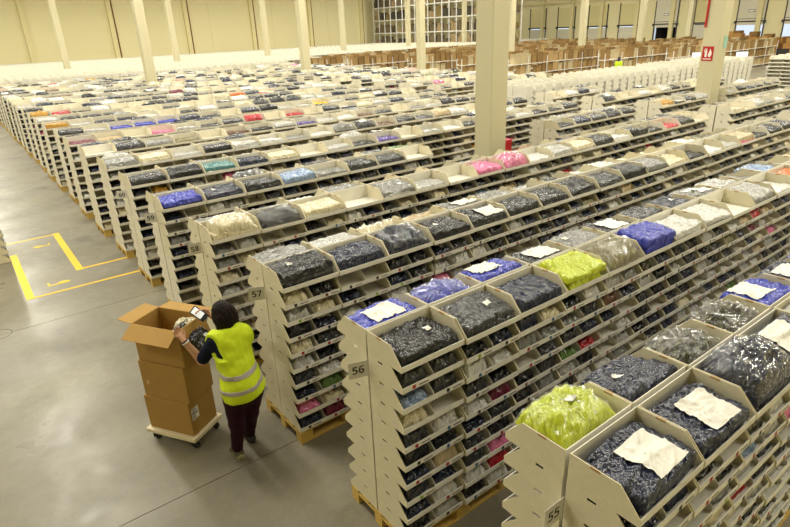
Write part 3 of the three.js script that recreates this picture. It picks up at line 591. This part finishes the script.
// ------------------------------------------------------------------ dolly with three cartons
const DX = v3(0.53, 0, 0.848), DZ = v3(0.848, 0, -0.53); // long and short direction of the cartons
const cartYaw = Math.atan2(-DX.z, DX.x);                  // local +x along DX
const cartC = v3(-0.905, 0, -3.985);
{
  const place = (o, y) => { o.position.set(cartC.x, y, cartC.z); o.rotation.y = cartYaw; };
  const d = grp('dolly'); place(d, 0);
  part('platform', new RoundedBoxGeometry(0.62, 0.045, 0.45, 2, 0.008).translate(0, 0.135, 0), std('#e2d6b4', 0.6), d);
  for (const [x, z] of [[-0.24, -0.16], [0.24, -0.16], [-0.24, 0.16], [0.24, 0.16]]) {
    const f = part('caster', merge([bx(0.06, 0.01, 0.06, x, 0.108, z), bx(0.01, 0.06, 0.05, x, 0.075, z - 0.022), bx(0.01, 0.06, 0.05, x, 0.075, z + 0.022)]), M.darkMetal, d);
    part('wheel', cyl(0.042, 0.042, 0.028, x + 0.01, 0.0425, z, 18, 'z'), M.blackRubber, f);
  }
  add(d, 'cream dolly on black casters carrying three brown cartons', 'dolly');
  const L = 0.55, D = 0.37, t = 0.007;
  const closed = (y, h, label, extra) => {
    const g = grp('carton'); place(g, y);
    part('body', metricUV(new RoundedBoxGeometry(L, h, D, 2, 0.006).translate(0, h / 2, 0)), M.brown, g);
    part('tape', bx(L + 0.002, 0.001, 0.05, 0, h + 0.0006, 0), M.tab, g);
    if (extra) extra(g, h); if (y > 0.3) { g.position.x += 0.02; g.position.z += 0.014; }
    add(g, label, 'carton', 'cartons on the dolly'); return g;
  };
  const lab = document.createElement('canvas'); lab.width = 128; lab.height = 160; { const q = lab.getContext('2d'); q.fillStyle = '#e9e6dc'; q.fillRect(0, 0, 128, 160); q.fillStyle = '#2c2a28'; const r = rngOf(5); q.fillRect(10, 12, 70, 10); q.fillRect(10, 30, 100, 6); for (let i = 0; i < 26; i++) q.fillRect(10 + i * 4, 50, r() * 3 + 0.6, 42); q.fillRect(10, 104, 56, 8); for (let i = 0; i < 10; i++) q.fillRect(10 + i * 6, 122, r() * 5 + 1, 26); }
  const lt = new THREE.CanvasTexture(lab); lt.colorSpace = THREE.SRGBColorSpace;
  closed(0.1595, 0.385, 'bottom brown carton with white printed label standing on the dolly', (g, h) => { const m = part('label', new THREE.PlaneGeometry(0.1, 0.13), new THREE.MeshStandardMaterial({ map: lt, roughness: 0.6 }), g); m.position.set(L / 2 + 0.0015, h * 0.62, 0.11); m.rotation.y = Math.PI / 2; m.userData.label = 'white shipping label'; });
  closed(0.545, 0.41, 'middle closed brown carton in the stack on the dolly', (g, h) => { // recycling mark
    const mk = document.createElement('canvas'); mk.width = mk.height = 64; const q = mk.getContext('2d'); q.fillStyle = '#b8924e'; q.fillRect(0, 0, 64, 64); q.strokeStyle = '#d8c9a0'; q.lineWidth = 5; q.beginPath(); q.arc(32, 24, 12, 0, 6.3); q.stroke(); q.beginPath(); q.moveTo(16, 58); q.lineTo(32, 36); q.lineTo(48, 58); q.stroke();
    const mt = new THREE.CanvasTexture(mk); mt.colorSpace = THREE.SRGBColorSpace; const m = part('printed_mark', new THREE.PlaneGeometry(0.05, 0.05), new THREE.MeshStandardMaterial({ map: mt, roughness: 0.8 }), g); m.position.set(-0.2, h * 0.42, D / 2 + 0.0015); });
  // open carton: walls and four flaps
  const oh = 0.40, g = grp('open_carton'); place(g, 0.957); g.position.x += 0.04; g.position.z += 0.028;
  part('wall', bx(L, oh, t, 0, oh / 2, D / 2 - t / 2), M.brown, g); part('wall', bx(L, oh, t, 0, oh / 2, -D / 2 + t / 2), M.brown, g);
  part('wall', bx(t, oh, D - 2 * t, L / 2 - t / 2, oh / 2, 0), M.brown, g); part('wall', bx(t, oh, D - 2 * t, -L / 2 + t / 2, oh / 2, 0), M.brown, g);
  part('bottom', bx(L, t, D, 0, t / 2, 0), M.brown, g);
  const flap = (w, len, px, pz, ry, droop) => { const f = grp('flap', px, oh, pz, ry); f.name = 'flap_hinge'; const m = part('flap', bx(w, 0.005, len, 0, 0, len / 2), M.brown); m.position.set(px, oh, pz); m.rotation.order = 'YXZ'; m.rotation.y = ry; m.rotation.x = droop; g.add(m); };
  // visible long wall is at local -z or +z depending on the turn; hinges run along each rim
  flap(L, 0.175, 0, D / 2, 0, 0.55); flap(L, 0.17, 0, -D / 2, Math.PI, 0.1);
  flap(D, 0.17, -L / 2, 0, -Math.PI / 2, -0.12); flap(D, 0.19, L / 2, 0, Math.PI / 2, 1.25);
  add(g, 'open brown carton with spread flaps on top of the dolly stack', 'carton', 'cartons on the dolly');
}
// ------------------------------------------------------------------ picker in hi-vis vest
const cap = (p, a, b, ra, rb) => { const ax = b.x - a.x, ay = b.y - a.y, az = b.z - a.z, px = p[0] - a.x, py = p[1] - a.y, pz = p[2] - a.z, h = clamp((px * ax + py * ay + pz * az) / (ax * ax + ay * ay + az * az + 1e-9), 0, 1); return Math.hypot(px - ax * h, py - ay * h, pz - az * h) - (ra + (rb - ra) * h); };
const smin = (a, b, k) => { const h = Math.max(k - Math.abs(a - b), 0) / k; return Math.min(a, b) - h * h * k * 0.25; };
function isoGeo(sdf, lo, hi, cell) {
  const size = Math.max(hi[0] - lo[0], hi[1] - lo[1], hi[2] - lo[2]) + 4 * cell, res = Math.ceil(size / cell), c = [0, 1, 2].map(k => (lo[k] + hi[k]) / 2), half = res / 2;
  const mc = new MarchingCubes(res, new THREE.MeshBasicMaterial(), false, false, 400000); mc.isolation = 0; const sc = res * cell / 2;
  for (let z = 0; z < res; z++) for (let y = 0; y < res; y++) for (let x = 0; x < res; x++) {
    const p = [c[0] + (x - half) / half * sc, c[1] + (y - half) / half * sc, c[2] + (z - half) / half * sc];
    const out = Math.max(lo[0] - p[0], p[0] - hi[0], lo[1] - p[1], p[1] - hi[1], lo[2] - p[2], p[2] - hi[2]);
    mc.field[x + y * res + z * res * res] = out > 2 * cell ? -1 : -sdf(p);
  }
  mc.update();
  const n = mc.count, P = new Float32Array(n * 3); for (let i = 0; i < n; i++) for (let k = 0; k < 3; k++) P[3 * i + k] = c[k] + mc.positionArray[3 * i + k] * sc;
  let g = new THREE.BufferGeometry(); g.setAttribute('position', new THREE.BufferAttribute(P, 3)); g = mergeVertices(g, cell * 0.02);
  let vol = 0; const id = g.index.array, q = g.attributes.position.array; for (let i = 0; i < id.length; i += 3) { const a = 3 * id[i], b = 3 * id[i + 1], d = 3 * id[i + 2]; vol += q[a] * (q[b + 1] * q[d + 2] - q[b + 2] * q[d + 1]) - q[a + 1] * (q[b] * q[d + 2] - q[b + 2] * q[d]) + q[a + 2] * (q[b] * q[d + 1] - q[b + 1] * q[d]); }
  if (vol < 0) for (let i = 0; i < id.length; i += 3) { const s = id[i]; id[i] = id[i + 1]; id[i + 1] = s; }
  g.computeVertexNormals(); g.setAttribute('uv', new THREE.BufferAttribute(new Float32Array(g.attributes.position.count * 2), 2)); const u = g.attributes.uv; for (let i = 0; i < u.count; i++) u.setXY(i, g.attributes.position.getX(i) + g.attributes.position.getZ(i), g.attributes.position.getY(i));
  return g;
}
{
  const J = {
    pelvis: v3(-0.53, 0.86, -3.1), waist: v3(-0.53, 1.02, -3.14), chest: v3(-0.53, 1.24, -3.24), neck: v3(-0.525, 1.40, -3.29), head: v3(-0.53, 1.53, -3.33),
    shL: v3(-0.655, 1.335, -3.27), shR: v3(-0.405, 1.335, -3.21), elL: v3(-0.765, 1.10, -3.42), wrL: v3(-0.865, 1.315, -3.50), haL: v3(-0.885, 1.36, -3.535),
    elR: v3(-0.37, 1.22, -3.52), wrR: v3(-0.53, 1.385, -3.69), haR: v3(-0.585, 1.42, -3.715),
    hipL: v3(-0.63, 0.84, -3.11), hipR: v3(-0.44, 0.84, -3.09), knL: v3(-0.615, 0.47, -3.18), knR: v3(-0.45, 0.48, -3.24), anL: v3(-0.635, 0.13, -3.24), anR: v3(-0.435, 0.09, -3.42), toL: v3(-0.645, 0.03, -3.38), toR: v3(-0.445, 0.035, -3.58),
  };
  const fw = v3(-0.35, 0, -0.94).normalize(), rt = v3(0.94, 0, -0.35).normalize();
  const off = (p, r, u, f) => v3(p.x + rt.x * r + fw.x * f, p.y + u, p.z + rt.z * r + fw.z * f);
  const torso = (p, inf) => {
    // flattened trunk: work in the body's own axes
    const dx = p[0] - J.pelvis.x, dz = p[2] - J.pelvis.z;
    let d = 9;
    const ell = (c, a, b, h) => { const x = p[0] - c.x, y = p[1] - c.y, z = p[2] - c.z, r = x * rt.x + z * rt.z, f = x * fw.x + z * fw.z, q = Math.sqrt((r / a) ** 2 + (y / h) ** 2 + (f / b) ** 2); return (q - 1) * Math.min(a, b, h); };
    d = smin(d, ell(J.pelvis, 0.168 + inf, 0.14 + inf, 0.16 + inf), 0.08); d = smin(d, ell(J.waist, 0.148 + inf, 0.125 + inf, 0.2 + inf), 0.1); d = smin(d, ell(J.chest, 0.16 + inf, 0.125 + inf, 0.2 + inf), 0.1);
    d = smin(d, cap(p, J.shL, J.shR, 0.06 + inf, 0.06 + inf), 0.08);
    return d;
  };
  const headSdf = p => { const x = p[0] - J.head.x, y = p[1] - J.head.y, z = p[2] - J.head.z, r = x * rt.x + z * rt.z, f = x * fw.x + z * fw.z; let d = (Math.sqrt((r / 0.076) ** 2 + ((y - 0.012) / 0.108) ** 2 + ((f - 0.0) / 0.095) ** 2) - 1) * 0.076; d = smin(d, cap(p, off(J.head, 0, -0.06, 0.045), off(J.head, 0, -0.085, 0.055), 0.045, 0.03), 0.04); d = smin(d, cap(p, off(J.head, 0, 0.01, 0.095), off(J.head, 0, -0.02, 0.112), 0.01, 0.014), 0.015); for (const s of [-1, 1]) d = smin(d, cap(p, off(J.head, s * 0.078, 0.02, 0), off(J.head, s * 0.078, -0.02, 0.005), 0.013, 0.009), 0.01); for (const s of [-1, 1]) d = Math.max(d, 0.0 - (Math.hypot(r - s * 0.032, y - 0.01, f - 0.1) - 0.014)); d = smin(d, cap(p, off(J.head, -0.02, -0.052, 0.092), off(J.head, 0.02, -0.052, 0.092), 0.007, 0.007), 0.008); return d; };
  const limbs = p => {
    let d = cap(p, J.neck, J.head, 0.055, 0.05);
    d = smin(d, cap(p, v3(J.neck.x, J.neck.y - 0.08, J.neck.z), J.neck, 0.08, 0.055), 0.04);
    for (const [a, b, c] of [[J.shL, J.elL, J.wrL], [J.shR, J.elR, J.wrR]]) { d = smin(d, cap(p, a, b, 0.05, 0.04), 0.03); d = smin(d, cap(p, b, c, 0.041, 0.027), 0.02); }
    for (const [a, b, c] of [[J.hipL, J.knL, J.anL], [J.hipR, J.knR, J.anR]]) { d = smin(d, cap(p, a, b, 0.085, 0.058), 0.05); d = smin(d, cap(p, b, c, 0.057, 0.036), 0.03); }
    return d;
  };
  // hands: palm and five fingers each
  const hand = (w, palm, dirF, dirS, curl) => { // wrist, knuckle centre, finger direction, thumbward direction
    const n = dirF.clone().cross(dirS).normalize(), L = [];
    const base = palm.clone();
    L.push([w, base, 0.024, 0.022, 0]);
    [[0.032, 0.062, 0.0085], [0.011, 0.07, 0.009], [-0.011, 0.065, 0.0088], [-0.031, 0.05, 0.008]].forEach(([o, len, r]) => {
      const k = base.clone().addScaledVector(dirS, o).addScaledVector(dirF, 0.012); L.push([base.clone().addScaledVector(dirS, o * 0.6), k, 0.014, r + 0.002, 0]);
      const m = k.clone().addScaledVector(dirF, len * 0.5).addScaledVector(n, -curl * len * 0.25), e = m.clone().addScaledVector(dirF, len * 0.32).addScaledVector(n, -curl * len * 0.55);
      L.push([k, m, r + 0.001, r, 1], [m, e, r, r * 0.85, 1]);
    });
    const tb = w.clone().lerp(base, 0.35).addScaledVector(dirS, 0.02), tm = tb.clone().addScaledVector(dirS, 0.03).addScaledVector(dirF, 0.028), te = tm.clone().addScaledVector(dirF, 0.03).addScaledVector(dirS, 0.004).addScaledVector(n, -curl * 0.012);
    L.push([tb, tm, 0.013, 0.0105, 1], [tm, te, 0.0105, 0.009, 1]);
    return p => { let d = 9; for (const [a, b, ra, rb] of L) d = smin(d, cap(p, a, b, ra, rb), 0.008); return d; };
  };
  const dl = J.haL.clone().sub(J.wrL).normalize(), dr = J.haR.clone().sub(J.wrR).normalize();
  const perp = (d, v) => v.clone().addScaledVector(d, -v.dot(d)).normalize();
  const hL = hand(J.wrL, J.haL, dl, perp(dl, v3(0.9, 0.1, -0.3)), 0.8), hR = hand(J.wrR, J.haR, dr, perp(dr, v3(-0.2, 0.9, 0.2)), 0.9);
  const bodySdf = p => smin(smin(torso(p, -0.012), limbs(p), 0.05), headSdf(p), 0.02);
  const body = isoGeo(bodySdf, [-0.95, 0.02, -3.75], [-0.25, 1.7, -2.88], 0.013);
  const g1 = isoGeo(hL, [-0.99, 1.25, -3.66], [-0.78, 1.5, -3.42], 0.0035), g2 = isoGeo(hR, [-0.72, 1.3, -3.84], [-0.46, 1.52, -3.6], 0.0035);
  const skin = std('#c89878', 0.6), tee = new THREE.MeshPhysicalMaterial({ color: '#12172b', roughness: 0.9, specularIntensity: 0.3 }), vestM = std('#cbe00f', 0.75, { bumpMap: weave, bumpScale: 0.01 }), band = std('#a9a29a', 0.4), trousers = new THREE.MeshPhysicalMaterial({ color: '#2c111c', roughness: 0.9, specularIntensity: 0.3 }), hairM = new THREE.MeshPhysicalMaterial({ color: '#1a100c', roughness: 0.6, specularIntensity: 0.35 }), shoe = std('#4d4a34', 0.8), soleM = std('#8b8560', 0.85), dark = std('#2a2926', 0.8);
  const P = grp('person');
  part('body', mergeGeometries([body, g1, g2]), skin, P);
  const tSdf = p => { let d = torso(p, 0.0); for (const [a, b] of [[J.shL, J.elL], [J.shR, J.elR]]) d = smin(d, cap(p, a, a.clone().lerp(b, 0.86), 0.066, 0.06), 0.04); return Math.max(d, p[1] - 1.41, 0.82 - p[1]); };
  part('t_shirt', isoGeo(tSdf, [-0.9, 0.8, -3.6], [-0.25, 1.45, -2.88], 0.011), tee, P);
  const wob = p => 0.013 * noise(p[0] * 8, p[1] * 9, p[2] * 8) + 0.005 * noise(p[0] * 25, p[1] * 12, p[2] * 25);
  const vestSdf = p => { let d = torso(p, 0.02); d = smin(d, cap(p, J.shL, J.shR, 0.072, 0.072), 0.05); const low = smooth(1.15, 0.78, p[1]); d += wob(p) - 0.016 * low;
    const r = (p[0] - J.chest.x) * rt.x + (p[2] - J.chest.z) * rt.z; const f = (p[0] - J.neck.x) * fw.x + (p[2] - J.neck.z) * fw.z;
    d = Math.max(d, 0.825 + 0.02 * Math.sin(r * 9) - p[1]); d = Math.max(d, Math.abs(r) - (p[1] > 1.2 ? 0.158 : 0.3)); d = Math.max(d, -(Math.hypot(r, p[1] - 1.44, f * 0.9) - 0.085)); return d; };
  const vest = part('hi_vis_vest', isoGeo(vestSdf, [-0.9, 0.72, -3.55], [-0.2, 1.46, -2.84], 0.01), vestM, P); vest.userData.label = 'yellow-green hi-vis vest';
  for (const y of [0.93, 1.06]) { const b = part('reflective_band', isoGeo(p => { const r = (p[0] - J.waist.x) * rt.x + (p[2] - J.waist.z) * rt.z, f = (p[0] - J.waist.x) * fw.x + (p[2] - J.waist.z) * fw.z; return Math.max(vestSdf(p) - 0.003, Math.abs(p[1] - y - 0.1 * r - 0.12 * r * r) - 0.022); }, [-0.9, y - 0.08, -3.5], [-0.2, y + 0.08, -2.84], 0.008), band, vest); }
  const trSdf = p => { let d = torso(p, 0.004); d = Math.max(d, p[1] - 0.95); for (const [a, b, c] of [[J.hipL, J.knL, J.anL], [J.hipR, J.knR, J.anR]]) { d = smin(d, cap(p, a, b, 0.104, 0.078), 0.05); d = smin(d, cap(p, b, v3(c.x, c.y + 0.02, c.z), 0.074, 0.055), 0.04); } return d + 0.5 * wob(p); };
  part('trousers', isoGeo(trSdf, [-0.8, 0.09, -3.55], [-0.28, 0.98, -2.9], 0.011), trousers, P);
  for (const [an, to, up] of [[J.anL, J.toL, 1], [J.anR, J.toR, 0]]) {
    const heel = an.clone().add(v3(0, up ? -0.05 : -0.045, 0.035));
    const sh = part('shoe', isoGeo(p => { let d = cap(p, heel, to, 0.04, 0.036); d = smin(d, cap(p, an, v3(an.x, an.y - 0.04, an.z), 0.045, 0.045), 0.03); return Math.max(d, 0.004 - p[1]); }, [Math.min(an.x, to.x) - 0.09, 0, to.z - 0.08], [Math.max(an.x, to.x) + 0.09, an.y + 0.06, an.z + 0.13], 0.006), up ? shoe : dark, P);
    if (up) part('sole', isoGeo(p => { let d = cap(p, heel.clone().add(v3(0, -0.012, 0.012)), to.clone().add(v3(0, -0.01, 0.014)), 0.039, 0.036); return Math.max(d, 0.002 - p[1]); }, [to.x - 0.09, 0, to.z - 0.08], [to.x + 0.09, an.y + 0.02, an.z + 0.13], 0.006), soleM, sh);
  }
  const hairSdf = p => { const x = p[0] - J.head.x, y = p[1] - J.head.y, z = p[2] - J.head.z, r = x * rt.x + z * rt.z, f = x * fw.x + z * fw.z; let d = (Math.sqrt((r / 0.098) ** 2 + ((y - 0.02) / 0.122) ** 2 + ((f + 0.012) / 0.11) ** 2) - 1) * 0.098; d = smin(d, cap(p, off(J.head, -0.035, -0.03, -0.045), off(J.head, -0.055, -0.175, -0.055), 0.078, 0.058), 0.05); d = smin(d, cap(p, off(J.head, 0.035, -0.03, -0.045), off(J.head, 0.06, -0.165, -0.05), 0.078, 0.058), 0.05); d += 0.006 * noise(r * 40, y * 6, f * 40) + 0.004 * noise(r * 90, y * 8, f * 90); d = Math.max(d, f - 0.055 - 0.3 * Math.max(0, y - 0.03)); return d; };
  part('hair', isoGeo(hairSdf, [-0.74, 1.25, -3.55], [-0.32, 1.74, -3.05], 0.007), hairM, P);
  const br = new THREE.TorusGeometry(0.031, 0.006, 8, 24); const bm = part('bracelet', br, M.paper, P); bm.position.copy(J.wrL.clone().lerp(J.elL, 0.1)); bm.lookAt(J.elL); const bk = part('watch_band', new THREE.TorusGeometry(0.03, 0.006, 8, 24), M.black, P); bk.position.copy(J.wrL.clone().lerp(J.elL, 0.03)); bk.lookAt(J.elL);
  add(P, 'person in yellow-green hi-vis vest and dark trousers leaning over the open carton', 'person');
  // handheld scanner phone
  const ph = grp('handheld_scanner'); part('case', new RoundedBoxGeometry(0.085, 0.17, 0.018, 3, 0.008), M.black, ph); const sc = part('screen', bx(0.066, 0.115, 0.002, 0, 0.012, 0.0095), glow(new THREE.Color('#cfe2f2'), 0.35), ph); sc.userData.label = 'lit pale blue screen';
  ph.position.set(-0.635, 1.435, -3.69); ph.lookAt(CAM); ph.rotateZ(0.75); ph.rotateX(-0.35); add(ph, 'black handheld scanner with lit screen held over the open carton', 'scanner');
  // bags at the near corner of the open carton
  const V = VARIANTS.half[2];
  const b1 = new THREE.Mesh(V.g, bagMaterial('black')); b1.name = 'bagged_garment'; part('paper_label', V.tag, M.paper, b1); b1.position.set(-0.73, 1.19, -3.73); b1.rotation.order = 'YXZ'; b1.rotation.set(0.75, cartYaw + Math.PI / 2 + 0.2, 0); b1.scale.set(1, 1, 1.05); add(b1, 'black bagged garment with white label sticking out of the open carton', 'garment');
  const b2 = new THREE.Mesh(VARIANTS.half[4].g, bagMaterial('cream')); b2.name = 'bagged_garment'; b2.position.set(-0.74, 1.27, -3.84); b2.rotation.order = 'YXZ'; b2.rotation.set(0.25, cartYaw + 0.3, 0); b2.scale.set(0.8, 0.8, 0.5); add(b2, 'cream bagged garment behind the black bag in the open carton', 'garment');
}
// ------------------------------------------------------------------ packing desks and far workers
{
  const desk = (x, z, label, kind) => {
    const g = grp('packing_desk', x, 0, z);
    part('desk_top', bx(1.5, 0.04, 0.8, 0, 1.0, 0), M.whiteMetal, g); for (const sx of [-0.7, 0.7]) for (const sz of [-0.35, 0.35]) part('leg', bx(0.05, 0.98, 0.05, sx, 0.49, sz), M.steel, g);
    add(g, label + ' packing desk beyond the white bins', 'desk');
    const m = grp('monitor', x + 0.1, 1.02, z); m.rotation.y = -1.0; part('foot', bx(0.2, 0.02, 0.16, 0, 0.01, 0), M.black, m); part('stem', bx(0.04, 0.6, 0.04, 0, 0.3, 0), M.black, m); const c = part('case', bx(0.62, 0.4, 0.04, 0, 0.72, 0), M.black, m); part('screen', bx(0.57, 0.35, 0.004, 0, 0.72, 0.022), kind ? glow(new THREE.Color('#d9e6f2'), 0.5) : M.black, c); add(m, 'monitor on the ' + label + ' packing desk', 'monitor');
  };
  desk(32.6, -15.6, 'first', 1); desk(33.5, -13.6, 'second', 1); desk(36.2, -12.6, 'third', 0); desk(36.4, -10.6, 'fourth', 1);
  // far workers: one continuous small figure each
  const worker = (x, z, ry, label) => {
    const a = v3(0, 0.9, 0), g = grp('person', x, 0, z, ry);
    const Jw = { n: v3(0, 1.45, 0), h: v3(0, 1.6, 0.02), sl: v3(-0.18, 1.4, 0), sr: v3(0.18, 1.4, 0), el: v3(-0.24, 1.12, 0.05), er: v3(0.24, 1.12, 0.05), wl: v3(-0.2, 0.95, 0.25), wr: v3(0.2, 0.95, 0.25), kl: v3(-0.1, 0.48, 0.02), kr: v3(0.1, 0.48, 0.02), fl: v3(-0.1, 0.06, 0), fr: v3(0.1, 0.06, 0) };
    const sdf = p => { let d = cap(p, Jw.n, Jw.h, 0.055, 0.06); d = smin(d, cap(p, v3(0, 1.6, 0.01), v3(0, 1.66, 0.01), 0.09, 0.085), 0.03); d = smin(d, cap(p, v3(-0.06, 0.92, 0), v3(-0.08, 1.34, 0), 0.12, 0.12), 0.05); d = smin(d, cap(p, v3(0.06, 0.92, 0), v3(0.08, 1.34, 0), 0.12, 0.12), 0.05); for (const [s, e, w] of [[Jw.sl, Jw.el, Jw.wl], [Jw.sr, Jw.er, Jw.wr]]) { d = smin(d, cap(p, s, e, 0.055, 0.045), 0.03); d = smin(d, cap(p, e, w, 0.043, 0.035), 0.02); } for (const [h, k, f] of [[v3(-0.09, 0.9, 0), Jw.kl, Jw.fl], [v3(0.09, 0.9, 0), Jw.kr, Jw.fr]]) { d = smin(d, cap(p, h, k, 0.09, 0.065), 0.04); d = smin(d, cap(p, k, f, 0.062, 0.05), 0.03); d = smin(d, cap(p, f, v3(f.x, 0.05, 0.12), 0.05, 0.04), 0.03); } return d; };
    part('body', isoGeo(sdf, [-0.4, 0, -0.3], [0.4, 1.8, 0.4], 0.03), std('#3a3a44', 0.85), g);
    part('hi_vis_vest', isoGeo(p => { let d = cap(p, v3(-0.07, 0.95, 0), v3(-0.09, 1.36, 0), 0.15, 0.145); d = smin(d, cap(p, v3(0.07, 0.95, 0), v3(0.09, 1.36, 0), 0.15, 0.145), 0.05); return Math.max(d, 0.86 - p[1], p[1] - 1.46); }, [-0.4, 0.8, -0.3], [0.4, 1.55, 0.3], 0.03), std('#c3e012', 0.7), g);
    add(g, label, 'person');
  };
  worker(31.2, -19.6, 2.4, 'far worker in hi-vis vest standing before the carton shelves');
  worker(58, -25.2, 2.0, 'far worker in hi-vis vest near the bright open dock door');
  // big cartons and goods waiting at the docks
  const r = rngOf(314), cm = ['#a5793d', '#b98d4c', '#8d6a38'].map(c => std(c, 0.85, { map: cardTex }));
  const gg = merge([bx(1.1, 1.3, 0.9, 0, 0.79, 0), bx(1.2, 0.14, 1.0, 0, 0.07, 0), bx(0.8, 0.5, 0.7, 0.1, 1.7, 0)]);
  for (let k = 0; k < 16; k++) { const o = new THREE.Mesh(gg, cm[k % 3]); o.name = 'loaded_pallet'; o.position.set(59.3 + (k % 3) * 1.5, 0.001, -26.5 + Math.floor(k / 3) * 1.5 + 0.2 * r()); o.scale.y = 0.8 + 0.4 * r(); add(o, 'pallet of brown boxes waiting near the open dock doors', 'pallet load', 'loaded pallets near the open dock doors'); }
}
renderer.render(scene, camera);
